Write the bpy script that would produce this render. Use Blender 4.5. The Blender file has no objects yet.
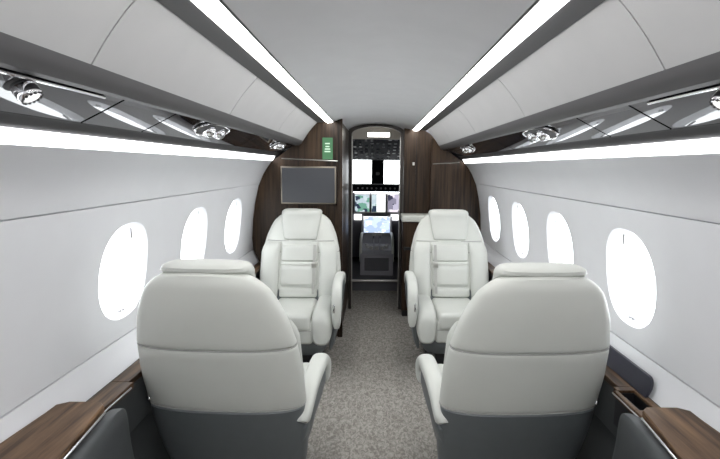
import bpy, bmesh, math, random
from mathutils import Vector, Matrix
random.seed(7)
C = bpy.context.scene.collection
PI = math.pi
EYE = 1.45                       # eye height; section heights below are given relative to it

# ------------------------------------------------------------------ materials
def new_mat(name):
    m = bpy.data.materials.new(name); m.use_nodes = True
    nt = m.node_tree
    return m, nt, nt.nodes['Principled BSDF']

def plain(name, col, rough=0.5, metal=0.0, ior=1.5, noise=0.0, scale=40, bump=0.0, coat=0.0, spec=None):
    m, nt, b = new_mat(name)
    b.inputs['Base Color'].default_value = (*col, 1)
    b.inputs['Roughness'].default_value = rough
    b.inputs['Metallic'].default_value = metal
    b.inputs['IOR'].default_value = ior
    if spec is not None: b.inputs['Specular IOR Level'].default_value = spec
    if coat: b.inputs['Coat Weight'].default_value = coat; b.inputs['Coat Roughness'].default_value = 0.06
    if noise or bump:
        tc = nt.nodes.new('ShaderNodeTexCoord'); n = nt.nodes.new('ShaderNodeTexNoise')
        n.inputs['Scale'].default_value = scale; n.inputs['Detail'].default_value = 4
        nt.links.new(tc.outputs['Object'], n.inputs['Vector'])
        if noise:
            r = nt.nodes.new('ShaderNodeValToRGB')
            r.color_ramp.elements[0].position = .3; r.color_ramp.elements[1].position = .7
            r.color_ramp.elements[0].color = (*[c*(1-noise) for c in col], 1)
            r.color_ramp.elements[1].color = (*[min(1, c*(1+noise)) for c in col], 1)
            nt.links.new(n.outputs['Fac'], r.inputs['Fac']); nt.links.new(r.outputs['Color'], b.inputs['Base Color'])
        if bump:
            bp = nt.nodes.new('ShaderNodeBump'); bp.inputs['Strength'].default_value = bump
            bp.inputs['Distance'].default_value = .002
            nt.links.new(n.outputs['Fac'], bp.inputs['Height']); nt.links.new(bp.outputs['Normal'], b.inputs['Normal'])
    return m

def wood(name, dark, light, axis, rough=0.3, stretch=1.0, coat=0.3):
    """fine straight veneer grain running along one axis ('z' or 'y')"""
    m, nt, b = new_mat(name)
    tc = nt.nodes.new('ShaderNodeTexCoord'); mp = nt.nodes.new('ShaderNodeMapping')
    s = [70*stretch, 70*stretch, 70*stretch]; s['xyz'.index(axis)] = 2.2
    mp.inputs['Scale'].default_value = s
    n1 = nt.nodes.new('ShaderNodeTexNoise'); n1.inputs['Scale'].default_value = 1.0; n1.inputs['Detail'].default_value = 5
    n1.inputs['Roughness'].default_value = .65
    mp2 = nt.nodes.new('ShaderNodeMapping'); s2 = [9*stretch]*3; s2['xyz'.index(axis)] = .7
    mp2.inputs['Scale'].default_value = s2
    n2 = nt.nodes.new('ShaderNodeTexNoise'); n2.inputs['Scale'].default_value = 1.0; n2.inputs['Detail'].default_value = 3
    mix = nt.nodes.new('ShaderNodeMath'); mix.operation = 'MULTIPLY_ADD'; mix.inputs[1].default_value = .55
    mul = nt.nodes.new('ShaderNodeMath'); mul.operation = 'MULTIPLY'; mul.inputs[1].default_value = .45
    r = nt.nodes.new('ShaderNodeValToRGB')
    r.color_ramp.elements[0].position = .40; r.color_ramp.elements[0].color = (*dark, 1)
    r.color_ramp.elements[1].position = .62; r.color_ramp.elements[1].color = (*light, 1)
    L = nt.links.new
    L(tc.outputs['Object'], mp.inputs['Vector']); L(tc.outputs['Object'], mp2.inputs['Vector'])
    L(mp.outputs['Vector'], n1.inputs['Vector']); L(mp2.outputs['Vector'], n2.inputs['Vector'])
    L(n2.outputs['Fac'], mul.inputs[0]); L(n1.outputs['Fac'], mix.inputs[0]); L(mul.outputs[0], mix.inputs[2])
    L(mix.outputs[0], r.inputs['Fac']); L(r.outputs['Color'], b.inputs['Base Color'])
    b.inputs['Roughness'].default_value = rough; b.inputs['Specular IOR Level'].default_value = .25
    b.inputs['Coat Weight'].default_value = coat; b.inputs['Coat Roughness'].default_value = .15
    return m

def emit(name, col, strength):
    m = bpy.data.materials.new(name); m.use_nodes = True
    nt = m.node_tree; nt.nodes.clear()
    o = nt.nodes.new('ShaderNodeOutputMaterial'); e = nt.nodes.new('ShaderNodeEmission')
    e.inputs['Color'].default_value = (*col, 1); e.inputs['Strength'].default_value = strength
    nt.links.new(e.outputs[0], o.inputs['Surface'])
    return m

def carpet_mat():
    m, nt, b = new_mat('carpet')
    tc = nt.nodes.new('ShaderNodeTexCoord'); mp = nt.nodes.new('ShaderNodeMapping')
    mp.inputs['Scale'].default_value = (1.0, .55, 1)
    v = nt.nodes.new('ShaderNodeTexNoise'); v.inputs['Scale'].default_value = 62; v.inputs['Detail'].default_value = 3
    v.inputs['Distortion'].default_value = 1.2
    f = nt.nodes.new('ShaderNodeTexNoise'); f.inputs['Scale'].default_value = 260; f.inputs['Detail'].default_value = 2
    r = nt.nodes.new('ShaderNodeValToRGB')
    r.color_ramp.elements[0].position = .38; r.color_ramp.elements[0].color = (.215, .20, .182, 1)
    r.color_ramp.elements[1].position = .62; r.color_ramp.elements[1].color = (.385, .365, .335, 1)
    bp = nt.nodes.new('ShaderNodeBump'); bp.inputs['Strength'].default_value = .5; bp.inputs['Distance'].default_value = .003
    L = nt.links.new
    L(tc.outputs['Object'], mp.inputs['Vector']); L(mp.outputs['Vector'], v.inputs['Vector']); L(tc.outputs['Object'], f.inputs['Vector'])
    L(v.outputs['Fac'], r.inputs['Fac']); L(r.outputs['Color'], b.inputs['Base Color'])
    L(f.outputs['Fac'], bp.inputs['Height']); L(bp.outputs['Normal'], b.inputs['Normal'])
    b.inputs['Roughness'].default_value = .95; b.inputs['Specular IOR Level'].default_value = .1
    return m

def pane_mat():
    m = bpy.data.materials.new('window_acrylic'); m.use_nodes = True
    nt = m.node_tree; nt.nodes.clear()
    o = nt.nodes.new('ShaderNodeOutputMaterial'); t = nt.nodes.new('ShaderNodeBsdfTransparent')
    g = nt.nodes.new('ShaderNodeBsdfGlossy'); g.inputs['Roughness'].default_value = .02
    mx = nt.nodes.new('ShaderNodeMixShader'); t.inputs['Color'].default_value = (.97, .98, .98, 1)
    L = nt.links.new
    mx.inputs[0].default_value = .025; L(t.outputs[0], mx.inputs[1]); L(g.outputs[0], mx.inputs[2]); L(mx.outputs[0], o.inputs['Surface'])
    return m

def screen_mat(name, kind):
    """cockpit display: coloured blocks on a lit screen"""
    m = bpy.data.materials.new(name); m.use_nodes = True
    nt = m.node_tree; nt.nodes.clear()
    o = nt.nodes.new('ShaderNodeOutputMaterial'); e = nt.nodes.new('ShaderNodeEmission')
    tc = nt.nodes.new('ShaderNodeTexCoord'); n = nt.nodes.new('ShaderNodeTexVoronoi')
    n.inputs['Scale'].default_value = 17; n.distance = 'CHEBYCHEV'
    r = nt.nodes.new('ShaderNodeValToRGB'); r.color_ramp.interpolation = 'CONSTANT'
    cols = {'map': [(.30, .36, .40), (.10, .22, .17), (.35, .42, .44), (.02, .03, .05)],
            'white': [(1, 1, 1), (.9, .93, .97), (1, 1, 1), (.95, .95, 1)],
            'systems': [(.16, .15, .20), (.03, .03, .05), (.32, .30, .38), (.55, .5, .55)],
            'blue': [(.42, .50, .68), (.72, .78, .88), (.30, .38, .55), (.8, .85, .95)]}[kind]
    els = r.color_ramp.elements
    els[0].position = 0; els[0].color = (*cols[0], 1); els[1].position = .35; els[1].color = (*cols[1], 1)
    for p, c in ((.55, cols[2]), (.78, cols[3])):
        q = els.new(p); q.color = (*c, 1)
    sep = nt.nodes.new('ShaderNodeSeparateColor')
    L = nt.links.new
    L(tc.outputs['Object'], n.inputs['Vector']); L(n.outputs['Color'], sep.inputs[0]); L(sep.outputs[0], r.inputs['Fac'])
    L(r.outputs['Color'], e.inputs['Color']); e.inputs['Strength'].default_value = 1.2
    L(e.outputs[0], o.inputs['Surface'])
    return m

M = dict(
    wall=plain('wall_laminate', (.77, .78, .81), .45, noise=.015, scale=6),
    ceil=plain('ceiling_fabric', (.70, .70, .715), .7, noise=.02, scale=8),
    side=plain('side_ceiling_fabric', (.44, .44, .445), .75, noise=.02, scale=8),
    gap=plain('panel_gap', (.05, .05, .05), .8),
    rail=plain('grey_rail', (.068, .067, .070), .5),
    lip=plain('grey_lip', (.10, .098, .102), .5),
    psu=plain('black_gloss', (.018, .018, .022), .025, ior=1.75),
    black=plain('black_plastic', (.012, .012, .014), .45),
    chrome=plain('chrome', (.82, .82, .84), .12, metal=1),
    satin=plain('satin_metal', (.62, .61, .58), .32, metal=1),
    leather=plain('pale_leather', (.66, .675, .635), .42, noise=.02, scale=7, bump=.12),
    leather2=plain('pale_leather_pad', (.60, .615, .58), .42, noise=.02, scale=7, bump=.12),
    seam=plain('grey_stitching', (.40, .40, .385), .7),
    shell=plain('grey_shell', (.125, .14, .148), .42, noise=.03, scale=20),
    pad=plain('charcoal_padding', (.062, .068, .072), .55, noise=.04, scale=30),
    belt=plain('belt_webbing', (.42, .42, .40), .7),
    wood=wood('dark_walnut', (.007, .0038, .0024), (.070, .042, .024), 'z', .42, .65, .04),
    woody=wood('ledge_walnut', (.032, .016, .008), (.235, .14, .078), 'y', .4, .5, .05),
    navy=plain('navy_lining', (.028, .028, .042), .3),
    counter=plain('pale_counter', (.70, .72, .66), .3),
    screen=plain('screen_glass', (.055, .058, .066), .22),
    green=plain('green_sign', (.10, .30, .13), .5),
    signtext=plain('sign_white', (.75, .85, .75), .5),
    frame=plain('dark_frame', (.03, .024, .02), .5),
    pedestal=plain('pedestal_grey', (.36, .36, .40), .5), knob=plain('pale_knob', (.6, .6, .6), .4),
    bronze=plain('bronze_bezel', (.26, .23, .19), .4, metal=1),
    beige=plain('beige_liner', (.50, .47, .42), .6),
    cockpit=plain('cockpit_dark', (.022, .022, .026), .85, spec=.15),
    cockgrey=plain('cockpit_grey', (.13, .13, .145), .6, spec=.3),
    key=plain('switch_grey', (.35, .35, .36), .5),
    carpet=carpet_mat(), pane=pane_mat(),
    lamp_c=emit('ceiling_lamp_light', (1, .99, .97), 10.0),
    lamp_w=emit('wall_lamp_light', (.97, .98, 1), 4.0),
    lamp_v=emit('vestibule_lamp_light', (1, .97, .9), 5.0),
    fill_strip=emit('fill_strip_glow', (.9, .93, 1), 6.0),  # glow of the added fill strip under the glareshield
    led=emit('led', (1, 1, 1), .9),
    greenlit=emit('lit_green', (.13, .30, .16), .55),
    textlit=emit('lit_text', (.55, .75, .58), .9),
    s_map=screen_mat('screen_map', 'map'), s_white=screen_mat('screen_white', 'white'),
    s_sys=screen_mat('screen_systems', 'systems'), s_blue=screen_mat('screen_blue', 'blue'),
)

# ------------------------------------------------------------------ helpers
def link(name, bm, mat, parent=None, smooth=False, angle=40):
    bmesh.ops.recalc_face_normals(bm, faces=bm.faces[:])
    me = bpy.data.meshes.new(name); bm.to_mesh(me); bm.free()
    o = bpy.data.objects.new(name, me); C.objects.link(o)
    mats = mat if isinstance(mat, (list, tuple)) else [mat]
    for m in mats: me.materials.append(m)
    if smooth:
        me.polygons.foreach_set('use_smooth', [True]*len(me.polygons))
        me.set_sharp_from_angle(angle=math.radians(angle))
    if parent: o.parent = parent
    return o

def raw(name, bm, mat, parent=None, smooth=False):      # keep face orientation as made (open shells)
    me = bpy.data.meshes.new(name); bm.to_mesh(me); bm.free()
    o = bpy.data.objects.new(name, me); C.objects.link(o)
    me.materials.append(mat)
    if smooth:
        me.polygons.foreach_set('use_smooth', [True]*len(me.polygons)); me.set_sharp_from_angle(angle=math.radians(35))
    if parent: o.parent = parent
    return o

def thing(name, label, cat, loc=(0, 0, 0), rz=0, group=None):
    o = bpy.data.objects.new(name, None); C.objects.link(o)
    o.location = loc; o.rotation_euler = (0, 0, rz); o.empty_display_size = .05
    o['label'] = label; o['category'] = cat
    if group: o['group'] = group
    return o

def tag(o, label, cat, group=None):
    o['label'] = label; o['category'] = cat
    if group: o['group'] = group
    return o

def struct(o):
    o['kind'] = 'structure'; return o

def face(bm, vs, mi=0):
    try:
        f = bm.faces.new(vs); f.material_index = mi; return f
    except ValueError:
        return None

def box(bm, x0, x1, y0, y1, z0, z1, bev=0, seg=2, mi=0, mat4=None):
    t = bmesh.new()
    bmesh.ops.create_cube(t, size=1)
    bmesh.ops.scale(t, vec=(abs(x1-x0), abs(y1-y0), abs(z1-z0)), verts=t.verts)
    if bev:
        bmesh.ops.bevel(t, geom=t.edges[:], offset=bev, segments=seg, profile=.5, affect='EDGES', clamp_overlap=True)
    bmesh.ops.translate(t, vec=((x0+x1)/2, (y0+y1)/2, (z0+z1)/2), verts=t.verts)
    join(bm, t, mat4, mi)
    return bm

def join(bm, t, mat4=None, mi=0):
    mp = {}
    for v in t.verts: mp[v] = bm.verts.new(mat4 @ v.co if mat4 else v.co)
    for f in t.faces: face(bm, [mp[v] for v in f.verts], mi)
    t.free()

def loft(bm, rings, cap=True, closed_ring=True, mi=0):
    vs = [[bm.verts.new(p) for p in r] for r in rings]
    n = len(vs[0])
    for a, b in zip(vs, vs[1:]):
        for i in range(n if closed_ring else n-1):
            j = (i+1) % n
            face(bm, (a[i], a[j], b[j], b[i]), mi)
    if cap:
        face(bm, vs[0][::-1], mi); face(bm, vs[-1], mi)
    return bm

def sup(t, n):
    c, s = math.cos(t), math.sin(t)
    return (math.copysign(abs(c)**(2/n), c), math.copysign(abs(s)**(2/n), s))

def ring_xy(cx, cy, z, w, d, n=2.6, k=40, tilt=0.0):
    out = []
    for i in range(k):
        a, b = sup(2*PI*i/k, n)
        out.append(Vector((cx+w*a, cy+d*b, z+tilt*d*b)))
    return out

def cyl(bm, p, axis, r, h, k=20, r2=None, mi=0):
    """cylinder / cone from p along axis"""
    axis = Vector(axis).normalized(); q = axis.to_track_quat('Z', 'Y')
    r2 = r if r2 is None else r2
    rings = []
    for rr, hh in ((r, 0), (r2, h)):
        rings.append([Vector(p) + q @ Vector((rr*math.cos(2*PI*i/k), rr*math.sin(2*PI*i/k), hh)) for i in range(k)])
    loft(bm, rings, mi=mi)

def lathe(bm, p, axis, prof, k=24, mi=0):
    axis = Vector(axis).normalized(); q = axis.to_track_quat('Z', 'Y')
    loft(bm, [[Vector(p) + q @ Vector((r*math.cos(2*PI*i/k), r*math.sin(2*PI*i/k), h)) for i in range(k)] for r, h in prof], mi=mi)

def tube(bm, pts, r, k=10, closed=False):
    pts = [Vector(p) for p in pts]; n = len(pts); rings = []
    prev = None
    for i, p in enumerate(pts):
        a = pts[(i-1) % n] if (closed or i > 0) else p
        b = pts[(i+1) % n] if (closed or i < n-1) else p
        t = (b-a).normalized()
        if prev is None:
            up = Vector((0, 0, 1)) if abs(t.z) < .9 else Vector((1, 0, 0))
            nrm = t.cross(up).normalized()
        else:
            nrm = (prev - t*prev.dot(t)).normalized()
        prev = nrm; bn = t.cross(nrm)
        rings.append([p + nrm*r*math.cos(2*PI*j/k) + bn*r*math.sin(2*PI*j/k) for j in range(k)])
    if closed: rings.append(rings[0])
    if closed:
        vs = [[bm.verts.new(q) for q in rr] for rr in rings[:-1]]; vs.append(vs[0])
        for a, b in zip(vs, vs[1:]):
            for j in range(k): face(bm, (a[j], a[(j+1) % k], b[(j+1) % k], b[j]))
    else:
        loft(bm, rings)
    return bm

def prism_y(bm, sec, y0, y1, sx=1, mi=0):
    """closed section (x, height rel. to eye) extruded along the cabin"""
    a = [Vector((sx*x, y0, EYE+z)) for x, z in sec]; b = [Vector((sx*x, y1, EYE+z)) for x, z in sec]
    loft(bm, [a, b], mi=mi)

def resample(pts, sub=6):
    """Catmull-Rom through points"""
    out = []
    P = [pts[0]] + list(pts) + [pts[-1]]
    for i in range(1, len(P)-2):
        for s in range(sub):
            t = s/sub
            out.append(tuple(.5*((2*P[i][k]) + (-P[i-1][k]+P[i+1][k])*t + (2*P[i-1][k]-5*P[i][k]+4*P[i+1][k]-P[i+2][k])*t*t
                             + (-P[i-1][k]+3*P[i][k]-3*P[i+1][k]+P[i+2][k])*t**3) for k in range(len(pts[0]))))
    out.append(tuple(pts[-1]))
    return out

# ------------------------------------------------------------------ cabin shell
Y_AFT = -2.2
Y_END = {-1: 3.90, 1: 4.55}      # where the wood cabinets cut the cabin lining off
Y_FRONT = 5.35

def wx(z):                        # wall half-width of the window band
    pts = [(-.150, .966), (-.22, .984), (-.30, 1.002), (-.40, 1.019), (-.50, 1.030), (-.60, 1.036), (-.70, 1.036)]
    z = max(min(z, pts[0][0]), pts[-1][0])
    for (z0, x0), (z1, x1) in zip(pts, pts[1:]):
        if z1 <= z <= z0:
            t = (z-z0)/(z1-z0); return x0+(x1-x0)*t
    return pts[-1][1]

ZS, ZD = -.1505, -.700             # seam above and below the window band
WIN_Y = {-1: [-1.10, -.36, 1.885, 2.63, 3.355], 1: [-1.10, -.36, 1.850, 2.575, 3.29, 4.025]}  # aft openings behind the camera are added so daylight reaches the near seats
WA, WB, WZ, WN = .185, .197, -.430, 2.35
PITCH = .36
NT = 72

def oval(cy, cz, a, b):
    out = []
    for i in range(NT):
        c, s = sup(2*PI*i/NT, WN); out.append((cy+a*c, cz+b*s))
    return out

def build_wall(side):
    global tn
    name = 'wall_left' if side < 0 else 'wall_right'
    bm = bmesh.new()
    def done(nm):
        bmesh.ops.remove_doubles(bm, verts=bm.verts[:], dist=1e-5)
        bm.normal_update()
        bad = [f for f in bm.faces if f.normal.x*side > 0]
        bmesh.ops.reverse_faces(bm, faces=bad)
        return struct(raw(nm, bm, M['wall'], smooth=True))
    y0, y1 = Y_AFT, Y_FRONT
    def P(x, y, z): return Vector((side*x, y, EYE+z))
    def strip(sec, ys):
        vs = [[bm.verts.new(P(x, y, z)) for x, z in sec] for y in ys]
        for a, b in zip(vs, vs[1:]):
            for i in range(len(sec)-1): face(bm, (a[i], a[i+1], b[i+1], b[i]))
    upper = resample([(.852, .043), (.898, -.018), (.937, -.085), (.964, ZS+.005)], 4)
    strip(upper + [(.980, ZS+.005), (.980, ZS)], [y0, y1])
    tn += 1; done('trim_%d' % tn); bm = bmesh.new()  # upper panel of the side wall, not trim
    strip([(.980, ZS), (.966, ZS)], [y0, y1])
    # the window band: oval openings in square bays, plain band elsewhere
    zrows = [ZS+(ZD-ZS)*i/10 for i in range(11)]
    def plainband(a, b):
        if b-a < .002: return
        strip([(wx(z), z) for z in zrows], [a, b])
    cur = y0
    for cy in WIN_Y[side]:
        plainband(cur, cy-PITCH)
        rings = []
        inner = oval(cy, WZ, WA, WB)
        outer = []
        for (yy, zz) in inner:
            dy, dz = yy-cy, zz-WZ
            k = min(PITCH/abs(dy) if abs(dy) > 1e-6 else 9e9, ((ZS-WZ) if dz > 0 else (WZ-ZD))/abs(dz) if abs(dz) > 1e-6 else 9e9)
            outer.append((cy+dy*k, WZ+dz*k))
        # push the nearest outer point to each corner
        for qy in (cy-PITCH, cy+PITCH):
            for qz in (ZS, ZD):
                i = min(range(NT), key=lambda i: (outer[i][0]-qy)**2+(outer[i][1]-qz)**2); outer[i] = (qy, qz)
        for t in (0, .2, .4, .6, .8, 1):
            rings.append([bm.verts.new(P(wx(a[1]+(b[1]-a[1])*t), a[0]+(b[0]-a[0])*t, a[1]+(b[1]-a[1])*t)) for a, b in zip(inner, outer)])
        for a, b in zip(rings, rings[1:]):
            for i in range(NT): face(bm, (a[i], a[(i+1) % NT], b[(i+1) % NT], b[i]))
        cur = cy+PITCH
    plainband(cur, y1)
    for cy in WIN_Y[side]:                    # cover strips behind the panel joints
        for q in (cy-PITCH, cy+PITCH): strip([(wx(z)+.004, z) for z in zrows], [q-.03, q+.03])
    strip([(1.036, ZD), (1.050, ZD)], [y0, y1])
    done(name); bm = bmesh.new()
    strip([(1.050, ZD), (1.050, ZD-.005), (1.034, ZD-.005)], [y0, y1])
    strip(resample([(1.034, ZD-.005), (1.018, -.75), (.985, -.806)], 4), [y0, y1])
    tn += 1; done('trim_%d' % tn)  # wall panel below the window band, not trim
    bm = bmesh.new()
    strip(resample([(.985, -.806), (.955, -1.0), (.925, -1.25), (.88, -1.452)], 4), [y0, y1])
    tn += 1; o = done('trim_%d' % tn); o.data.materials[0] = M['pad']  # lowest panel of the side wall, not trim

wn = 0; tn = 0
for side in (-1, 1):
    build_wall(side)
    for cy in WIN_Y[side]:
        wn += 1
        bm = bmesh.new(); rings = []
        for (k, dx) in ((1.0, -.0005), (.985, .006), (.965, .012), (.94, .022), (.92, .032)):
            rings.append([bm.verts.new((side*(wx(z if dx <= 0 else WZ+(z-WZ)/k)+dx), y, EYE+z)) for y, z in oval(cy, WZ, WA*k, WB*k)])
        for a, b in zip(rings, rings[1:]):
            for i in range(NT): face(bm, (a[i], a[(i+1) % NT], b[(i+1) % NT], b[i]))
        # outer flange that closes the gap behind the liner
        rim = [bm.verts.new((side*(wx(WZ+(z-WZ)/.92)+.032), y, EYE+z)) for y, z in oval(cy, WZ, WA*1.05, WB*1.05)]
        for i in range(NT): face(bm, (rings[-1][i], rings[-1][(i+1) % NT], rim[(i+1) % NT], rim[i]))
        fr = struct(raw('window_%d' % wn, bm, M['wall'], smooth=True))
        bm = bmesh.new()
        loft(bm, [[Vector((side*(wx(WZ+(z-WZ)/.93)+d), y, EYE+z)) for y, z in oval(cy, WZ, WA*.93, WB*.93)] for d in (.026, .030)])
        link('pane', bm, M['pane'], fr)
        bm = bmesh.new()
        zt = WZ+WB*.90
        box(bm, side*(wx(zt)+.014), side*(wx(zt)+.020), cy+.03, cy+.042, EYE+zt-.05, EYE+zt-.004, .002)
        link('shade_tab', bm, M['key'], fr)
        bm = bmesh.new()
        zb = WZ-WB*.86
        for dy in (-.012, .012):
            b2 = bmesh.new()
            cyl(b2, (side*(wx(zb)+.022), cy+dy, EYE+zb), (-side, 0, 0), .006, .012, 12)
            link('shade_button', b2, M['key'], fr)
        bm.free()

# outer fuselage skin below/around the openings is not needed: the liner is what the cabin shows
# ceiling
bm = bmesh.new()
arc = resample([(-.345, .363), (-.25, .392), (-.12, .414), (0, .421), (.12, .414), (.25, .392), (.345, .363)], 4)
loft(bm, [[Vector((x, y, EYE+z)) for x, z in arc] for y in (Y_AFT, Y_FRONT)], cap=False, closed_ring=False)
ceiling = struct(raw('ceiling', bm, M['ceil'], smooth=True))
sidearc = resample([(.480, .354), (.522, .310), (.563, .258), (.598, .205)], 5)
for side in (-1, 1):
    cuts = [Y_AFT, -.9, .06, 1.02, 1.96, 2.90, Y_END[side]] if side < 0 else [Y_AFT, -.9, .06, 1.01, 1.93, 2.87, 3.80, Y_END[side]]
    for a, b in zip(cuts, cuts[1:]):
        bm = bmesh.new()
        g = .0025
        sec = sidearc + [(x+.012, z+.012) for x, z in sidearc[::-1]]
        prism_y(bm, sec, a+g, b-g, side)
        p = link('side_panel', bm, M['side'], ceiling, smooth=True, angle=30)
    bm = bmesh.new()                                  # dark backing seen through the joints
    sec = [(x+.013, z+.013) for x, z in sidearc] + [(x+.03, z+.03) for x, z in sidearc[::-1]]
    prism_y(bm, sec, Y_AFT, Y_END[side], side)
    link('joint_backing', bm, M['gap'], ceiling)

# trims: ceiling rail, lip and lower rail on each side
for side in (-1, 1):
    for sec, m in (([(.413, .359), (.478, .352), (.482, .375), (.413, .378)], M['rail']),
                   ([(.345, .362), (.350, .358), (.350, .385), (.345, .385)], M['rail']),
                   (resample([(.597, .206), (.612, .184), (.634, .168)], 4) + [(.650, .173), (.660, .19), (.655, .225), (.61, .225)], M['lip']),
                   ([(.634, .1695), (.659, .1665), (.668, .172), (.668, .195), (.64, .195)], M['black']),  # black strip standing in for the shade under the lip
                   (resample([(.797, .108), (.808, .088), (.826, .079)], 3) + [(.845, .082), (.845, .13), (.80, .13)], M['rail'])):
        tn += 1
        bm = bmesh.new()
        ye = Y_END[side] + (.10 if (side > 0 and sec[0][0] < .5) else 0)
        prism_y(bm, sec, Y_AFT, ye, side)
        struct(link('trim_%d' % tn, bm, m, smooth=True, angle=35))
    # outer liner that seals the channel above the service panels
    bm = bmesh.new()
    prism_y(bm, [(.66, .26), (.90, .16), (.93, .04), (.90, .03), (.87, .15), (.66, .23)], Y_AFT, Y_FRONT, side)
    tn += 1
    struct(link('trim_%d' % tn, bm, M['black']))

# linear lamps
for side, nm in ((-1, 'left'), (1, 'right')):
    ye = Y_END[side] + (.10 if side > 0 else 0)
    t = thing('light_strip', 'long white light strip along the ceiling edge, %s of the centre panel' % nm, 'light', (side*.382, 1, EYE+.37))
    inv = Matrix.Translation((-side*.382, -1, -EYE-.37))
    bm = bmesh.new(); prism_y(bm, [(.352, .362), (.366, .3535), (.398, .352), (.412, .3605), (.412, .372), (.352, .374)], Y_AFT+.02, ye, side)
    bm.transform(inv); link('diffuser', bm, M['lamp_c'], t)
    bm = bmesh.new(); prism_y(bm, [(.3515, .374), (.4125, .3725), (.4125, .384), (.3515, .385)], Y_AFT+.02, ye, side)
    bm.transform(inv); link('housing', bm, M['satin'], t)
    t = thing('light_strip', 'long white light strip washing the %s wall below the black service panels' % nm, 'light', (side*.84, 1, EYE+.06))
    inv = Matrix.Translation((-side*.84, -1, -EYE-.06))
    bm = bmesh.new(); prism_y(bm, [(.829, .079), (.851, .043), (.858, .048), (.838, .083)], Y_AFT+.02, Y_END[side], side)
    bm.transform(inv); link('diffuser', bm, M['lamp_w'], t)
    bm = bmesh.new(); prism_y(bm, [(.839, .0825), (.859, .0475), (.872, .05), (.855, .085)], Y_AFT+.02, Y_END[side], side)
    bm.transform(inv); link('housing', bm, M['satin'], t)

# floor
bm = bmesh.new(); box(bm, -.90, .90, Y_AFT, 5.42, -.04, 0)
struct(link('floor', bm, M['carpet']))
# aft end of the cabin
bm = bmesh.new(); box(bm, -1.1, 1.1, Y_AFT-.05, Y_AFT, -.04, 1.95)
struct(link('wall_back', bm, M['wall']))

# ------------------------------------------------------------------ service panels
def psu(side, t, y, off=0):
    a, b = Vector((.652, .182)), Vector((.806, .104))
    d = (b-a).normalized(); n = Vector((d.y, -d.x))     # points down and inboard
    if n.y > 0: n = -n
    q = a+(b-a)*t+n*off
    return Vector((side*q.x, y, EYE+q.y)), Vector((side*n.x, 0, n.y)), Vector((side*d.x, 0, d.y))

def reading_light(parent, side, y, kind, inv):
    p, n, d = psu(side, .36 if kind == 'twin' else .33, y)
    g = .8
    yv = Vector((0, 1, 0))
    if kind == 'gimbal':
        bm = bmesh.new()
        lathe(bm, p-n*.004, n, [(.030, 0), (.031, .003), (.029, .006), (.024, .007)]); bm.transform(inv)
        rl = link('reading_light', bm, M['black'], parent, True)
        ax = (n*.9 + Vector((-side*.35, .1, -.3))).normalized()
        bm = bmesh.new()
        lathe(bm, p-n*.006, ax, [(r*g, h*g) for r, h in [(.020, 0), (.027, .010), (.029, .022), (.029, .040), (.027, .048), (.023, .051), (.019, .049)]], 28); bm.transform(inv)
        link('barrel', bm, M['chrome'], rl, True)
        bm = bmesh.new(); cyl(bm, p-n*.006+ax*.047*g, ax, .0185*g, .004*g); bm.transform(inv)
        link('lens', bm, M['led'], rl)
        bm = bmesh.new()
        q = ax.to_track_quat('Z', 'Y')
        for i in range(14):
            a = 2*PI*i/14
            box(bm, -.0012, .0012, -.0025, .0025, -.003, .003, mat4=Matrix.Translation(p-n*.006+ax*.050*g + q @ Vector((.0245*g*math.cos(a), .0245*g*math.sin(a), 0))) @ q.to_matrix().to_4x4() @ Matrix.Rotation(a, 4, 'Z'))
        bm.transform(inv); link('grip_ring', bm, M['black'], rl)
    else:
        L, W = .17, .047
        bm = bmesh.new()
        pts = []
        for i in range(48):
            c, s = sup(2*PI*i/48, 2.2)
            pts.append(p + yv*L*c + d*W*s + n*.006)
        tube(bm, pts, .0052, 8, True); bm.transform(inv)
        rl = link('reading_light', bm, M['chrome'], parent, True)
        bm = bmesh.new()
        loft(bm, [[p+(q-p)*.97 - n*.004 for q in pts], [p+(q-p)*.95+n*.0015 for q in pts]]); bm.transform(inv)
        link('tray', bm, M['black'], rl)
        for dy in (-.062, .062):
            c0 = p + yv*dy + n*.010
            ax = (n + Vector((-side*.25, -.25*(1 if dy > 0 else -1), 0))).normalized()
            bm = bmesh.new()
            prof = [(.004, -.026)] + [(.030*math.cos(a), .030*math.sin(a)) for a in [(-50+12*i)*PI/180 for i in range(10)]] + [(.014, .0275)]
            lathe(bm, c0, ax, prof, 24); bm.transform(inv)
            ball = link('eyeball', bm, M['chrome'], rl, True)
        for dy in (-.062, .062):
            c0 = p + yv*dy + n*.010
            bm = bmesh.new(); tube(bm, [c0 + yv*.037*math.cos(2*PI*i/28) + d*.037*math.sin(2*PI*i/28) - n*.006 for i in range(28)], .003, 8, True)
            bm.transform(inv); link('bezel', bm, M['chrome'], rl, True)

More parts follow.
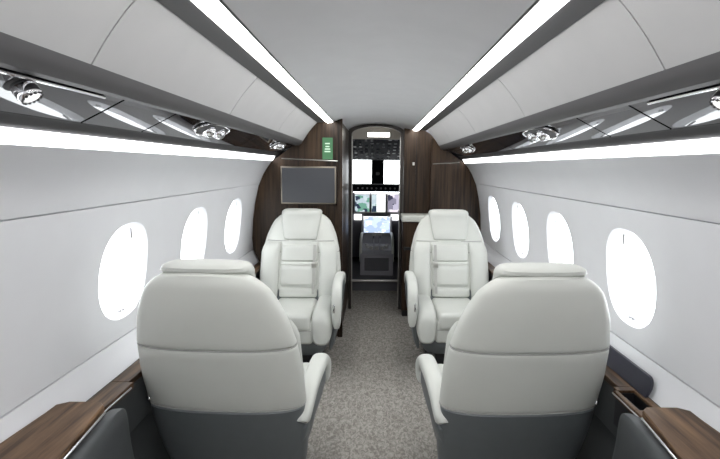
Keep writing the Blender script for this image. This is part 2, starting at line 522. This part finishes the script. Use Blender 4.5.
for side, nm in ((-1, 'left'), (1, 'right')):
    segs = [(Y_AFT, 1.29, 'nearest section, with a single round reading light', [(.955, 'gimbal')]),
            (1.295, 1.62, 'short blank section between two reading lights', []),
            (1.625, 2.75, 'middle section, with an oval twin reading light', [(2.07, 'twin')]),
            (2.755, Y_END[side], 'farthest section, ending at the wood cabinet', [(3.45 if side < 0 else 3.70, 'twin')])]
    for y0, y1, txt, lights in segs:
        t = thing('service_panel', 'glossy black overhead service panel on the %s, %s' % (nm, txt), 'overhead panel', (side*.73, (y0+y1)/2, EYE+.14))
        inv = Matrix.Translation((-side*.73, -(y0+y1)/2, -EYE-.14))
        bm = bmesh.new()
        sec = []
        for k in range(9):
            u = k/8; q, n, d = psu(1, u, 0, .0008*math.sin(PI*u)); sec.append((q.x, q.z-EYE))
        sec += [(sec[-1][0]+.006, sec[-1][1]+.018), (sec[0][0]+.008, sec[0][1]+.014)]
        prism_y(bm, sec, y0, y1-.006, side); bm.transform(inv)
        link('panel', bm, M['psu'], t, True)
        if y0 == Y_AFT or (side > 0 and False):
            bm = bmesh.new(); p0, n0, d0 = psu(side, .17, y0, .005); p1, _, _ = psu(side, .17, 1.20, .005)
            tube(bm, [p0, p1], .0042, 8); bm.transform(inv)
            link('trim_strip', bm, M['led'] if False else M['chrome'], t, True)
        for ly, kind in lights: reading_light(t, side, ly, kind, inv)

# ------------------------------------------------------------------ armchairs
def yc(z): return -.235-.33*(z-.45)
def hw(z):
    tab = [(.18, .300), (.30, .318), (.42, .322), (.52, .318), (.65, .318), (.79, .304), (.90, .278), (.978, .246), (1.02, .222), (1.054, .185), (1.075, .145), (1.086, .09)]
    z = max(min(z, tab[-1][0]), tab[0][0])
    for (a, b), (c, d) in zip(tab, tab[1:]):
        if a <= z <= c: return b+(d-b)*(z-a)/(c-a)
def hd(z):
    tab = [(.18, .085), (.45, .098), (.60, .098), (.80, .092), (.95, .080), (1.04, .064), (1.075, .046), (1.086, .026)]
    z = max(min(z, tab[-1][0]), tab[0][0])
    for (a, b), (c, d) in zip(tab, tab[1:]):
        if a <= z <= c: return b+(d-b)*(z-a)/(c-a)

def vpad(bm, cx, w, z0, z1, d, yf, n=3.2, edge=.018, steps=8, k=36):
    """upholstered pad standing on the sloping back: rounded at both ends"""
    rings = []
    for i in range(steps+1):
        u = i/steps; e = []
        z = z0+(z1-z0)*u
        dist = min(z-z0, z1-z)
        q = 1 if dist >= edge else math.sqrt(max(0, 1-((edge-dist)/edge)**2))
        q0 = .55+.45*q
        rings.append(ring_xy(cx, yf(z), z, w-edge*.6*(1-q), d*q0, n, k))
    loft(bm, rings)

def make_chair(label, loc, rz, aisle, drop=0, tuck=0):
    """aisle = +1 when the aisle lies on the chair's own right-hand (+x) side"""
    t = thing('cabin_armchair', label, 'armchair', loc, rz, None)
    A = aisle
    # lower pedestal
    bm = bmesh.new(); box(bm, -.20, .20, -.20, .20, 0, .035, .008); box(bm, -.15, .15, -.16, .15, .03, .17, .02)
    link('base', bm, M['black'], t, True)
    # grey shell: seat pan and the lower back
    bm = bmesh.new()
    rings = []
    for z, w, y0, y1 in ((.13, .225, -.19, .19), (.16, .245, -.20, .215), (.22, .268, -.21, .245), (.30, .282, -.22, .25), (.33, .28, -.21, .25)):
        rings.append(ring_xy(0, (y0+y1)/2, z, w, (y1-y0)/2, 5, 48))
    loft(bm, rings)
    link('seat_shell', bm, M['shell'], t, True)
    bm = bmesh.new()
    zs = [.16, .20, .28, .36, .44, .48, .500, .506]
    loft(bm, [ring_xy(0, yc(z)-.004, z, hw(z)-.006-(.008 if z > .503 else 0), hd(z)-(.008 if z > .503 else 0), 2.7, 56) for z in zs])
    link('back_shell', bm, M['shell'], t, True)
    # upholstered back in two panels with a seam between
    def panel(za, zb):
        bm = bmesh.new(); zz = [za+.001, za+.004, za+.010]
        k = int((zb-za)/.03)
        zz += [za+.010+(zb-za-.02)*i/k for i in range(1, k)] + [zb-.010, zb-.004, zb-.001]
        def ins(z):
            d = min(z-za, zb-z); return .007*(1-math.sqrt(max(0, 1-(1-min(d, .010)/.010)**2)))
        loft(bm, [ring_xy(0, yc(z), z, hw(z)-ins(z), hd(z)-ins(z), 2.5, 64) for z in zz])
        return bm
    link('back_lower_panel', panel(.511, .781), M['leather'], t, True)
    bm = bmesh.new()
    zz = [.787, .790, .798] + [.82+.03*i for i in range(7)] + [1.015, 1.03, 1.045, 1.057, 1.066, 1.074, 1.080, 1.084, 1.0865]
    loft(bm, [ring_xy(0, yc(z), z, hw(z)-(.006 if z < .789 else .002 if z < .793 else 0), hd(z)-(.006 if z < .789 else .002 if z < .793 else 0), 2.5, 64) for z in zz])
    link('back_upper_panel', bm, M['leather'], t, True)
    for zq, rr in ((.784, .0032), (.5085, .0034)):
        bm = bmesh.new(); tube(bm, [p for p in ring_xy(0, yc(zq), zq, hw(zq)-.0035, hd(zq)-.0035, 2.5, 64)], rr, 8, True)
        link('piping', bm, M['seam'], t, True)
    # headrest: pad that caps the back and hangs down its front
    bm = bmesh.new()
    rings = []
    path = [(.99, .075, .018, .130), (1.0, .074, .022, .148), (1.03, .068, .026, .154), (1.07, .054, .032, .156)]
    zf = lambda z: yc(z)+hd(z)
    for z, off, d, w in ((.882, .000, .008, .118), (.888, .004, .018, .128), (.91, .006, .024, .134), (.96, .006, .026, .143), (1.02, .006, .028, .152), (1.05, .004, .034, .156), (1.064, -.008, .050, .158),
                         (1.074, -.020, .066, .160), (1.086, -.028, .073, .160), (1.098, -.028, .070, .155), (1.106, -.027, .060, .144), (1.111, -.026, .042, .125), (1.113, -.026, .02, .10)):
        y = zf(min(z, 1.03))-.33*(max(0, z-1.03))+off
        rings.append(ring_xy(0, y, z, w, d, 3.4, 48))
    loft(bm, rings); link('headrest', bm, M['leather2'], t, True)
    # front of the back: shoulder rolls and centre pads
    for s in (-1, 1):
        bm = bmesh.new(); rings = []
        for i in range(13):
            u = i/12; z = .43+.43*u
            e = math.sqrt(max(0.02, 1-(2*u-1)**8))
            rings.append(ring_xy(s*(min(hw(z), .304)-.078), yf0(z)-.004, z, .070*(.85+.15*e), .048*e, 2.4, 32))
        loft(bm, rings); link('back_bolster', bm, M['leather2'], t, True)
    pads = [(.715, .842), (.535, .692), (.455, .525)]
    for a, b in pads:
        bm = bmesh.new(); vpad(bm, 0, .146, a, b, .034, lambda z: yf0(z)-.014)
        link('back_pad', bm, M['leather2'], t, True)
    bm = bmesh.new(); vpad(bm, 0, .146, .690, .717, .026, lambda z: yf0(z)-.014, edge=.006)
    link('lumbar_band', bm, M['leather'], t, True)
    bm = bmesh.new()
    tube(bm, [(x, yf0(.868)-.006-.035*(abs(x)/.26)**4, .868) for x in [-.26+.02*i for i in range(27)]], .0045, 8)
    link('piping', bm, M['seam'], t, True)
    # seat
    bm = bmesh.new(); box(bm, -.150, .150, -.17, .285, .33, .452, .032, 5)
    link('seat_cushion', bm, M['leather2'], t, True)
    for s in (-1, 1):
        bm = bmesh.new()
        rings = []
        for y, zt, zb, w in ((-.19, .47, .34, .06), (-.17, .485, .33, .070), (.0, .482, .32, .073), (.17, .476, .30, .074), (.235, .462, .255, .073), (.272, .435, .235, .066), (.286, .40, .25, .050)):
            c, h = (zt+zb)/2, (zt-zb)/2
            rings.append([Vector((s*.225+w*a, y, c+h*b)) for a, b in [sup(2*PI*i/28, 2.8) for i in range(28)]])
        loft(bm, rings); link('seat_bolster', bm, M['leather2'], t, True)
    bm = bmesh.new(); box(bm, -.165, .165, .20, .272, .235, .40, .025, 4)
    link('seat_front', bm, M['leather2'], t, True)
    bm = bmesh.new(); tube(bm, [(-.155, .274, .335), (.155, .274, .335)], .003, 6); link('piping', bm, M['seam'], t, True)
    # aisle armrest
    path = [(-.275, .525, .020, .030), (-.262, .553, .028, .036), (-.22, .598, .031, .037), (-.15, .632, .033, .037), (-.05, .648, .034, .036),
            (.08, .652, .035, .036), (.17, .645, .035, .037), (.225, .615, .036, .040), (.255, .56, .036, .044), (.262, .48, .034, .044), (.258, .40, .030, .038), (.252, .355, .018, .022)]
    path = resample([(a, b-drop*min(1, max(0, (b-.36)/.25)), c, d) for a, b, c, d in path], 3)
    bm = bmesh.new(); rings = []
    for i, (y, z, w, h) in enumerate(path):
        a = path[max(0, i-1)]; b = path[min(len(path)-1, i+1)]
        tg = Vector((0, b[0]-a[0], b[1]-a[1])).normalized(); up = Vector((1, 0, 0)).cross(tg)
        rings.append([Vector((A*(.330-tuck), y, z)) + Vector((1, 0, 0))*w*(1.15 if tuck else 1)*c + up*h*(.9 if tuck else .72)*s for c, s in [sup(2*PI*j/24, 2.7) for j in range(24)]])
    loft(bm, rings); arm = link('armrest', bm, M['leather2'], t, True)
    bm = bmesh.new(); box(bm, A*(.308-tuck), A*(.322-tuck), .262, .298, .47-drop, .53-drop, .004, 2)
    link('control_plate', bm, M['chrome'], arm, True)
    bm = bmesh.new(); lathe(bm, (-A*.292, -.285, .525), (-A*.6, -.8, .1), [(.012, 0), (.012, .022), (.008, .027)], 16)
    link('recline_button', bm, M['chrome'], t, True)
    # side panel under the armrest
    bm = bmesh.new(); rings = []
    for z, y0, y1, x0, x1 in [(q[0]-drop*min(1, max(0, (q[0]-.30)/.25)), *q[1:]) for q in ((.15, -.20, .14, .262, .285), (.20, -.215, .17, .264, .305), (.30, -.235, .205, .268, .328), (.42, -.255, .230, .285, .348), (.52, -.262, .236, .295, .358), (.575, -.22, .215, .302, .360), (.615, -.15, .17, .306, .356))]:
        rings.append([Vector((A*((x0+x1)/2-tuck+(x1-x0)/2*a), (y0+y1)/2+(y1-y0)/2*b, z)) for a, b in [sup(2*PI*j/36, 4) for j in range(36)]])
    loft(bm, rings); link('side_panel', bm, M['shell'], t, True)
    # shoulder belt lying on the aisle side of the pads
    bm = bmesh.new()
    x = A*.118
    pts = [(z, yf0(z)+.0225) for z in [.845-.03*i for i in range(13)]]
    loft(bm, [[Vector((x-.010, y-.002, z)), Vector((x+.010, y-.002, z)), Vector((x+.010, y+.002, z)), Vector((x-.010, y+.002, z))] for z, y in pts])
    bl = link('belt', bm, M['belt'], t)
    bm = bmesh.new(); y = yf0(.69)+.02
    box(bm, x-.019, x+.019, y, y+.012, .675, .72, .004, 2); link('buckle', bm, M['satin'], bl, True)
    return t

def yf0(z): return yc(z)+hd(z)

make_chair('pale leather armchair seen from behind, left of the aisle', (-.577, 2.055, 0), -.05, 1, .14, .026)
make_chair('pale leather armchair seen from behind, right of the aisle', (.571, 2.055, 0), .05, -1, .14, .026)
make_chair('pale leather armchair facing us below the wall monitor, left of the aisle', (-.588, 3.355, 0), PI, -1)
make_chair('pale leather armchair facing us beside the pale counter, right of the aisle', (.592, 3.405, 0), PI, 1)

# ------------------------------------------------------------------ side ledges and consoles
for side, nm in ((-1, 'left'), (1, 'right')):
    # near console: wood top, metal edge, padded side
    t = thing('side_console', 'low side console with wood top and charcoal padded front against the %s wall' % nm, 'side console', (side*.88, 1.0, 0))
    inv = Matrix.Translation((-side*.88, -1.0, 0))
    zt = EYE-.75
    def edge_x(y): return .838-.057*(1.41-max(y, .6))/.48
    ys = [Y_AFT+1.4, -.2, .4, .6, .85, 1.1, 1.34, 1.39, 1.41]
    bm = bmesh.new(); rings = []
    for y in ys:
        rnd = 0 if y < 1.34 else (.010 if y < 1.40 else .028)
        xi = edge_x(y)+rnd
        xo = 1.012-(rnd*1.6)
        rings.append([Vector((side*xi, y, zt-.022)), Vector((side*xi, y, zt-.004)), Vector((side*(xi+.004), y, zt)), Vector((side*xo, y, zt)), Vector((side*(xo-.004), y, zt-.022))])
    loft(bm, rings); bm.transform(inv); link('wood_top', bm, M['woody'], t)
    bm = bmesh.new()
    tube(bm, [(side*(edge_x(y)-.004), y, zt-.010) for y in (Y_AFT+1.4, -.2, .4, .6, .85, 1.1, 1.36)], .004, 8); bm.transform(inv)
    link('edge_trim', bm, M['chrome'], t, True)
    bm = bmesh.new()
    tube(bm, [(side*(edge_x(y)-.022), y, zt-.036) for y in (.4, .6, .85, 1.1, 1.32)], .0035, 8); bm.transform(inv)
    link('edge_trim', bm, M['chrome'], t, True)
    bm = bmesh.new(); rings = []
    for y, sh in ((Y_AFT+1.4, 0), (-.2, 0), (.4, 0), (.6, 0), (.85, 0), (1.1, 0), (1.34, 0), (1.40, .004), (1.435, .014), (1.455, .026), (1.465, .04)):
        x0 = edge_x(min(y, 1.41))-.045+sh*.5; x1 = edge_x(min(y, 1.41))+.03-sh*.5
        z1 = zt-.024-sh*.8; z0 = .16
        r = []
        for a, b in [sup(2*PI*j/32, 4.5) for j in range(32)]:
            zz = (z0+z1)/2+(z1-z0)/2*b
            xx = (x0+x1)/2+(x1-x0)/2*a
            xx -= max(0, (.55-zz))*.14
            r.append(Vector((side*xx, y, zz)))
        rings.append(r)
    loft(bm, rings); bm.transform(inv); link('padded_front', bm, M['pad'], t, True)
    # ledge running forward beside the seats
    y1 = Y_END[side]-.01
    t = thing('side_ledge', 'narrow walnut side ledge running forward below the %s windows' % nm, 'side ledge', (side*.92, 2.7, 0))
    inv = Matrix.Translation((-side*.92, -2.7, 0))
    zl = EYE-.802
    bm = bmesh.new()
    def led(a, b, xi, xo=.978): box(bm, side*xi, side*xo, a, b, zl-.024, zl, .003, 2)
    if side < 0:
        led(1.415, 1.66, .893); led(1.66, 2.6, .912)
    else:
        led(1.415, 1.49, .880); led(1.49, 1.63, .880, .895); led(1.49, 1.63, .955); led(1.63, 1.66, .893); led(1.66, 2.6, .912)
    led(2.6, y1, .915)
    bm.transform(inv); link('wood_top', bm, M['woody'], t)
    bm = bmesh.new(); box(bm, side*.932, side*.942, 1.63, y1, zl-.055, zl-.024, .003); bm.transform(inv)
    link('front_panel', bm, M['pad'], t)
    bm = bmesh.new(); tube(bm, [(side*(.889 if side < 0 else .877), 1.42, zl-.010), (side*(.889 if side < 0 else .877), 1.63, zl-.010)], .0035, 8); bm.transform(inv)
    link('edge_trim', bm, M['chrome'], t, True)
    bm = bmesh.new(); box(bm, side*.914, side*.926, 1.47, 2.6, zl-.20, zl-.025, .003); bm.transform(inv)
    link('front_panel', bm, M['pad'], t)
    if side > 0:
        # open stowage bin with its lid standing against the wall
        bm = bmesh.new()
        box(bm, .890, .955, 1.49, 1.63, zl-.13, zl-.12); box(bm, .889, .892, 1.49, 1.63, zl-.13, zl-.01); box(bm, .953, .956, 1.49, 1.63, zl-.13, zl-.01)
        box(bm, .890, .955, 1.488, 1.493, zl-.13, zl-.01); box(bm, .890, .955, 1.627, 1.632, zl-.13, zl-.01)
        bm.transform(inv); link('stowage_bin', bm, M['black'], t)
        bm = bmesh.new()
        prof = [(1.57, 0), (1.57, .02)] + [(1.615-.045*math.cos(a), .02+.042*math.sin(a)) for a in [PI/2*i/6 for i in range(1, 7)]] + [(1.96, .062), (1.96, 0)]
        loft(bm, [[Vector((x+h*.50, y, zl+.003+h)) for y, h in prof] for x in (.960, .970)])
        bm.transform(inv); link('bin_lid', bm, M['navy'], t)

# ------------------------------------------------------------------ forward cabinets
def outline(xi, top):
    """fuselage-shaped outline from inboard edge xi outwards (x, rel height)"""
    o = [(xi, -1.45), (xi, top)]
    pts = [(.345, .368), (.46, .366), (.53, .325), (.60, .245), (.66, .185), (.75, .115), (.86, .035), (.92, -.05), (.968, -.16), (1.0, -.30), (1.022, -.45), (1.03, -.6), (1.025, -.70), (.98, -.80), (.95, -.99), (.92, -1.24), (.88, -1.445)]
    return o + [p for p in pts if p[0] > xi+.005]

t = thing('wardrobe_cabinet', 'tall dark walnut cabinet filling the left side ahead of the seats', 'cabinet', (-.62, 3.93, 0))
inv = Matrix.Translation((.62, -3.93, 0))
bm = bmesh.new(); prism_y(bm, outline(.295, .378), 3.90, Y_FRONT, -1); bm.transform(inv)
link('body', bm, M['wood'], t)
bm = bmesh.new(); prism_y(bm, [(.275, -1.45), (.275, .384), (.312, .374), (.312, -1.45)], 3.875, 3.915, -1); bm.transform(inv)
link('corner_post', bm, M['wood'], t)
bm = bmesh.new(); tube(bm, [(-.315, 3.896, EYE+.045), (-.775, 3.896, EYE+.062)], .004, 8); bm.transform(inv)
link('trim_strip', bm, M['satin'], t, True)
bm = bmesh.new(); box(bm, -.297, -.288, 4.10, 4.13, .02, EYE+.33, .002); bm.transform(inv)
link('door_edge', bm, M['satin'], t)

t = thing('wall_monitor', 'grey flat screen on the left walnut cabinet above the headrest', 'monitor', (-.553, 3.886, EYE-.155))
bm = bmesh.new(); box(bm, -.228, .228, -.018, .014, -.155, .155, .006, 3); link('bezel', bm, M['bronze'], t, True)
bm = bmesh.new(); box(bm, -.216, .216, -.0215, -.012, -.143, .143, .001); link('screen', bm, M['screen'], t)

t = thing('exit_sign', 'small green lit sign on the walnut cabinet above the monitor', 'sign', (-.397, 3.892, EYE+.145))
bm = bmesh.new(); box(bm, -.042, .042, -.008, .008, -.088, .088, .004, 2); link('sign_body', bm, M['greenlit'], t, True)
bm = bmesh.new()
for z, w in ((.040, .020), (.016, .016), (-.004, .022), (-.024, .024)):
    box(bm, -w, w, -.0105, -.007, z-.005, z+.005, .001)
link('sign_lettering', bm, M['textlit'], t)

# right partition and galley
t = thing('partition_panel', 'curved walnut partition on the right behind the forward armchair', 'partition', (.75, 4.57, 0))
inv = Matrix.Translation((-.75, -4.57, 0))
bm = bmesh.new(); prism_y(bm, outline(.53, .283), 4.555, 4.60, 1); bm.transform(inv)
link('panel', bm, M['wood'], t)
bm = bmesh.new(); tube(bm, [(.545, 4.552, EYE+.035), (.80, 4.552, EYE+.052)], .004, 8); bm.transform(inv)
link('trim_strip', bm, M['satin'], t, True)
t = thing('galley_cabinet', 'tall dark galley cabinet with a pale counter, right of the doorway', 'cabinet', (.5, 4.68, 0))
inv = Matrix.Translation((-.5, -4.68, 0))
bm = bmesh.new(); prism_y(bm, outline(.275, .378), 4.68, Y_FRONT, 1); bm.transform(inv); link('body', bm, M['wood'], t)
bm = bmesh.new(); box(bm, .262, .525, 4.46, 4.678, .06, EYE-.52, .004); bm.transform(inv); link('lower_unit', bm, M['wood'], t)
bm = bmesh.new(); box(bm, .250, .530, 4.44, 4.678, EYE-.515, EYE-.455, .006, 3); bm.transform(inv); link('counter', bm, M['counter'], t, True)
bm = bmesh.new(); box(bm, .270, .52, 4.47, 4.676, .0, .06); bm.transform(inv); link('plinth', bm, M['black'], t)
bm = bmesh.new(); box(bm, .275, .50, 4.452, 4.462, .66, .69, .003); bm.transform(inv); link('drawer_gap', bm, M['black'], t)
bm = bmesh.new(); tube(bm, [(.395, 4.676, EYE-.40), (.395, 4.676, EYE+.30)], .002, 6); bm.transform(inv); link('door_joint', bm, M['black'], t)
bm = bmesh.new(); box(bm, .36, .38, 4.668, 4.682, EYE+.02, EYE+.05, .003); bm.transform(inv); link('door_latch', bm, M['satin'], t)

# doorway between the cabinets
bm = bmesh.new()
def arch(w, zs, zt, k=20):
    return [(-w, -1.45), (-w, zs)] + [(-w*math.cos(PI*i/k), zs+(zt-zs)*math.sin(PI*i/k)**.9) for i in range(1, k)] + [(w, zs), (w, -1.45)]
a_out = arch(.272, .345, .418); a_in = arch(.243, .315, .392)
vs = [[bm.verts.new((x+.0, y, EYE+z)) for x, z in a] for y in (4.69, 4.73) for a in (a_out, a_in)]
n = len(a_out)
for i in range(n-1):
    o0, i0, o1, i1 = vs[0], vs[1], vs[2], vs[3]
    face(bm, (o0[i], o0[i+1], i0[i+1], i0[i])); face(bm, (o1[i], i1[i], i1[i+1], o1[i+1]))
    face(bm, (i0[i], i0[i+1], i1[i+1], i1[i])); face(bm, (o0[i], o1[i], o1[i+1], o0[i+1]))
for i in (0, n-1): face(bm, (vs[0][i], vs[1][i], vs[3][i], vs[2][i]))
dr = struct(link('door_1', bm, M['frame'], smooth=True, angle=30))
for s in (-1, 1):
    bm = bmesh.new(); box(bm, s*.243, s*.233, 4.70, 4.72, .02, EYE+.30, .002); link('door_track', bm, M['satin'], dr)

# vestibule header with its lamp
bm = bmesh.new(); box(bm, -.29, .275, 5.02, 5.06, EYE+.29, EYE+.425)
struct(link('trim_%d' % (tn+1), bm, M['beige']))
t = thing('vestibule_lamp', 'small bright lamp over the cockpit doorway', 'light', (.025, 5.01, EYE+.335))
bm = bmesh.new(); box(bm, -.115, .115, -.010, .008, -.022, .022, .004); link('diffuser', bm, M['lamp_v'], t, True)
bm = bmesh.new(); box(bm, -.122, .122, -.004, .0095, -.029, .029, .003); link('surround', bm, M['satin'], t, True)

# ------------------------------------------------------------------ cockpit
ZF = .12
bm = bmesh.new(); box(bm, -.9, .9, 5.42, 7.2, ZF-.16, ZF); struct(link('floor_2', bm, M['cockgrey']))
bm = bmesh.new(); box(bm, -.30, .30, 5.395, 5.44, ZF-.01, ZF+.012, .004); struct(link('trim_%d' % (tn+2), bm, M['satin']))
bm = bmesh.new(); box(bm, -.95, -.85, 5.35, 7.2, -.04, 1.95); struct(link('wall_left_2', bm, M['cockpit']))
bm = bmesh.new(); box(bm, .85, .95, 5.35, 7.2, -.04, 1.95); struct(link('wall_right_2', bm, M['cockpit']))
bm = bmesh.new(); box(bm, -.95, .95, 5.35, 6.9, EYE+.36, EYE+.42); struct(link('ceiling_2', bm, M['cockgrey']))
for s, xi in ((-1, .30), (1, .285)):
    bm = bmesh.new(); box(bm, s*xi, s*1.12, 5.352, 5.392, -.04, 1.95); struct(link('wall_front_%s' % ('left' if s < 0 else 'right'), bm, M['cockpit']))
# windscreen: dark frame with two panes and a centre post
bm = bmesh.new()
W0, W1, PL, PR = .10, -.26, .068, .108
box(bm, -.85, .85, 6.72, 6.78, EYE+W0, EYE+.42); box(bm, -.85, .85, 6.72, 6.78, .0, EYE+W1)
box(bm, -.062, .112, 6.70, 6.78, EYE+W1, EYE+W0); box(bm, -.85, -.42, 6.72, 6.78, EYE+W1, EYE+W0); box(bm, .46, .85, 6.72, 6.78, EYE+W1, EYE+W0)
wf = struct(link('window_8', bm, M['cockpit']))
for a, b in ((-.42, -.062), (.112, .46)):
    bm = bmesh.new(); box(bm, a, b, 6.745, 6.753, EYE+W1, EYE+W0); link('pane', bm, M['pane'], wf)
bm = bmesh.new(); box(bm, .0, .05, 6.66, 6.70, EYE-.115, EYE-.07, .008); cyl(bm, (.012, 6.66, EYE-.09), (0, -1, 0), .012, .012); cyl(bm, (.044, 6.66, EYE-.09), (0, -1, 0), .012, .012)
link('compass', bm, M['key'], wf, True)

t = thing('overhead_switch_panel', 'dark overhead panel full of switches above the windscreen', 'control panel', (.02, 6.0, EYE+.22))
slope = math.atan2(.24, 1.15)
R = Matrix.Rotation(-slope, 4, 'X')
bm = bmesh.new(); box(bm, -.34, .34, -.58, .58, -.01, .05, .01); bm.transform(R); link('panel', bm, M['cockpit'], t)
for iy in range(7):
    for ix in range(9):
        if random.random() < .12: continue
        bm = bmesh.new()
        x, y = -.28+ix*.07, -.5+iy*.16
        if random.random() < .5:
            cyl(bm, (x, y, -.008), (0, 0, -1), .014, .02, 12); nmk = 'knob'
        else:
            box(bm, x-.018, x+.018, y-.018, y+.018, -.018, -.008, .003); nmk = 'switch'
        bm.transform(R); link(nmk, bm, M['key'] if random.random() < .55 else M['cockgrey'], t)

t = thing('instrument_panel', 'cockpit instrument panel with three bright displays under the windscreen', 'instrument panel', (0, 6.45, EYE-.5))
bm = bmesh.new(); box(bm, -.80, .80, .0, .22, -.75, .16, .01); link('panel', bm, M['cockgrey'], t)
bm = bmesh.new(); box(bm, -.80, .80, -.10, .26, .165, .265, .03, 4); gs = link('glareshield', bm, M['cockpit'], t, True)
for i in range(9):
    bm = bmesh.new(); x = -.24+i*.062
    cyl(bm, (x, -.10, .215), (0, -1, 0), .013, .018, 12); link('knob', bm, M['key'], gs)
bm = bmesh.new(); box(bm, -.30, .33, -.07, -.03, .155, .166, .003); link('glareshield_fill', bm, M['fill_strip'], gs)  # added glowing strip, brightens the pedestal top
for x0, x1, mt in ((-.295, -.075, 's_map'), (-.065, .145, 's_white'), (.155, .335, 's_sys')):
    bm = bmesh.new(); box(bm, x0, x1, -.022, 0, -.125, .14, .005); dp = link('display', bm, M['satin'], t)
    if mt == 's_white':
        bm = bmesh.new(); box(bm, x0+.012, x0+.075, -.026, -.02, -.11, .125); link('display_screen', bm, M['s_map'], dp)
        bm = bmesh.new(); box(bm, x0+.08, x1-.012, -.026, -.02, -.11, .125); link('display_screen', bm, M['s_white'], dp)
    else:
        bm = bmesh.new(); box(bm, x0+.012, x1-.012, -.026, -.02, -.11, .125); link('display_screen', bm, M[mt], dp)
for x0, x1 in ((-.295, -.19), (.21, .32)):
    bm = bmesh.new(); box(bm, x0, x1, -.03, 0, -.225, -.145, .004); dp = link('keypad', bm, M['s_white'], t)

t = thing('centre_pedestal', 'cockpit centre pedestal with screen and chrome throttle levers', 'pedestal', (.02, 6.1, ZF))
bm = bmesh.new()
sec = [(-.40, 0), (-.40, .26), (-.34, .30), (-.05, .34), (.02, .42), (.30, .66), (.34, .66), (.34, 0)]
loft(bm, [[Vector((x, y, z)) for y, z in sec] for x in (-.205, .205)]); link('body', bm, M['pedestal'], t)
bm = bmesh.new()
nrm = Vector((0, -.65, .76)).normalized()
P0, P1 = Vector((0, .05, .452)), Vector((0, .285, .652))
loft(bm, [[Vector((-.185, 0, 0))+P0+nrm*k, Vector((.185, 0, 0))+P0+nrm*k, Vector((.185, 0, 0))+P1+nrm*k, Vector((-.185, 0, 0))+P1+nrm*k] for k in (.0, .014)])
ds = link('display', bm, M['satin'], t)
bm = bmesh.new()
loft(bm, [[Vector((-.172, 0, 0))+P0+nrm*k+Vector((0, .01, .009)), Vector((.172, 0, 0))+P0+nrm*k+Vector((0, .01, .009)), Vector((.172, 0, 0))+P1+nrm*k-Vector((0, .01, .009)), Vector((-.172, 0, 0))+P1+nrm*k-Vector((0, .01, .009))] for k in (.010, .017)])
link('display_screen', bm, M['s_blue'], ds)
for s in (-1, 1):
    bm = bmesh.new(); tube(bm, [(s*.195, -.38, .17), (s*.20, -.37, .30), (s*.20, -.25, .42), (s*.195, -.05, .47), (s*.19, .06, .46)], .018, 10)
    link('side_rail', bm, M['counter'], t, True)
for x in (-.035, .035):
    bm = bmesh.new(); tube(bm, [(x, -.12, .33), (x, -.14, .43), (x, -.15, .47)], .014, 8)
    lv = link('throttle_lever', bm, M['chrome'], t, True)
    bm = bmesh.new(); box(bm, x-.028, x+.028, -.18, -.125, .455, .50, .012, 3); link('grip', bm, M['knob'], lv, True)
for x, y in ((-.12, -.22), (.12, -.22), (-.13, -.12), (.13, -.12), (-.07, -.28), (.07, -.28), (0, -.29)):
    bm = bmesh.new(); lathe(bm, (x, y, .30), (0, 0, 1), [(.026, 0), (.026, .03), (.022, .045), (.01, .048)], 16); link('knob', bm, M['knob'], t, True)
bm = bmesh.new(); box(bm, -.15, .15, -.412, -.398, .06, .22, .005); link('rear_panel', bm, M['cockgrey'], t)

for s, nm in ((-1, 'left'), (1, 'right')):
    t = thing('pilot_seat', 'dark pilot seat on the %s side of the cockpit' % nm, 'seat', (s*.50, 5.92, ZF))
    bm = bmesh.new(); box(bm, -.17, .17, -.22, .2, .28, .40, .04, 4); link('seat', bm, M['pad'], t, True)
    bm = bmesh.new(); box(bm, -.18, .18, -.28, -.18, .36, .86, .04, 4); link('backrest', bm, M['pad'], t, True)
    bm = bmesh.new(); box(bm, -.12, .12, -.16, .14, 0, .28, .02, 2); link('base', bm, M['black'], t, True)

ld = bpy.data.lights.new('cockpit_fill_light', 'AREA'); ld.energy = 5; ld.size = .2; ld.color = (1, .97, .92)  # added unseen fill light that brightens the pedestal
lo = bpy.data.objects.new('cockpit_fill_light', ld); C.objects.link(lo); lo.location = (.02, 5.62, EYE+.34)

# ------------------------------------------------------------------ light from outside
w = bpy.data.worlds.new('overcast'); bpy.context.scene.world = w; w.use_nodes = True
bg = w.node_tree.nodes['Background']; bg.inputs['Color'].default_value = (.96, .98, 1, 1); bg.inputs['Strength'].default_value = 3.5

# ------------------------------------------------------------------ camera
F = 470.0; VX, VY = 376.0, 167.0; TH = .0105
cd = bpy.data.cameras.new('camera'); cam = bpy.data.objects.new('camera', cd); C.objects.link(cam)
cd.sensor_width = 36; cd.lens = F/720*36; cd.clip_start = .02
cd.shift_x = -(VX-360)/720
PT = math.atan((229.5-VY)/F)                      # looking slightly down
c, s, cp, sp = math.cos(TH), math.sin(TH), math.cos(PT), math.sin(PT)
rt, u0, fw = Vector((c, 0, s)), Vector((-s, 0, c)), Vector((0, 1, 0))
f2, u2 = fw*cp-u0*sp, fw*sp+u0*cp
cam.matrix_world = Matrix(((rt.x, u2.x, -f2.x, 0), (rt.y, u2.y, -f2.y, 0), (rt.z, u2.z, -f2.z, EYE), (0, 0, 0, 1)))
sc = bpy.context.scene
sc.camera = cam
sc.view_settings.view_transform = 'Standard'; sc.view_settings.look = 'None'; sc.view_settings.gamma = 1
sc.view_settings.use_curve_mapping = False
sc.view_settings.exposure = 0.7
sc.cycles.max_bounces = 10; sc.cycles.diffuse_bounces = 6; sc.cycles.transparent_max_bounces = 16
sc.cycles.use_denoising = True
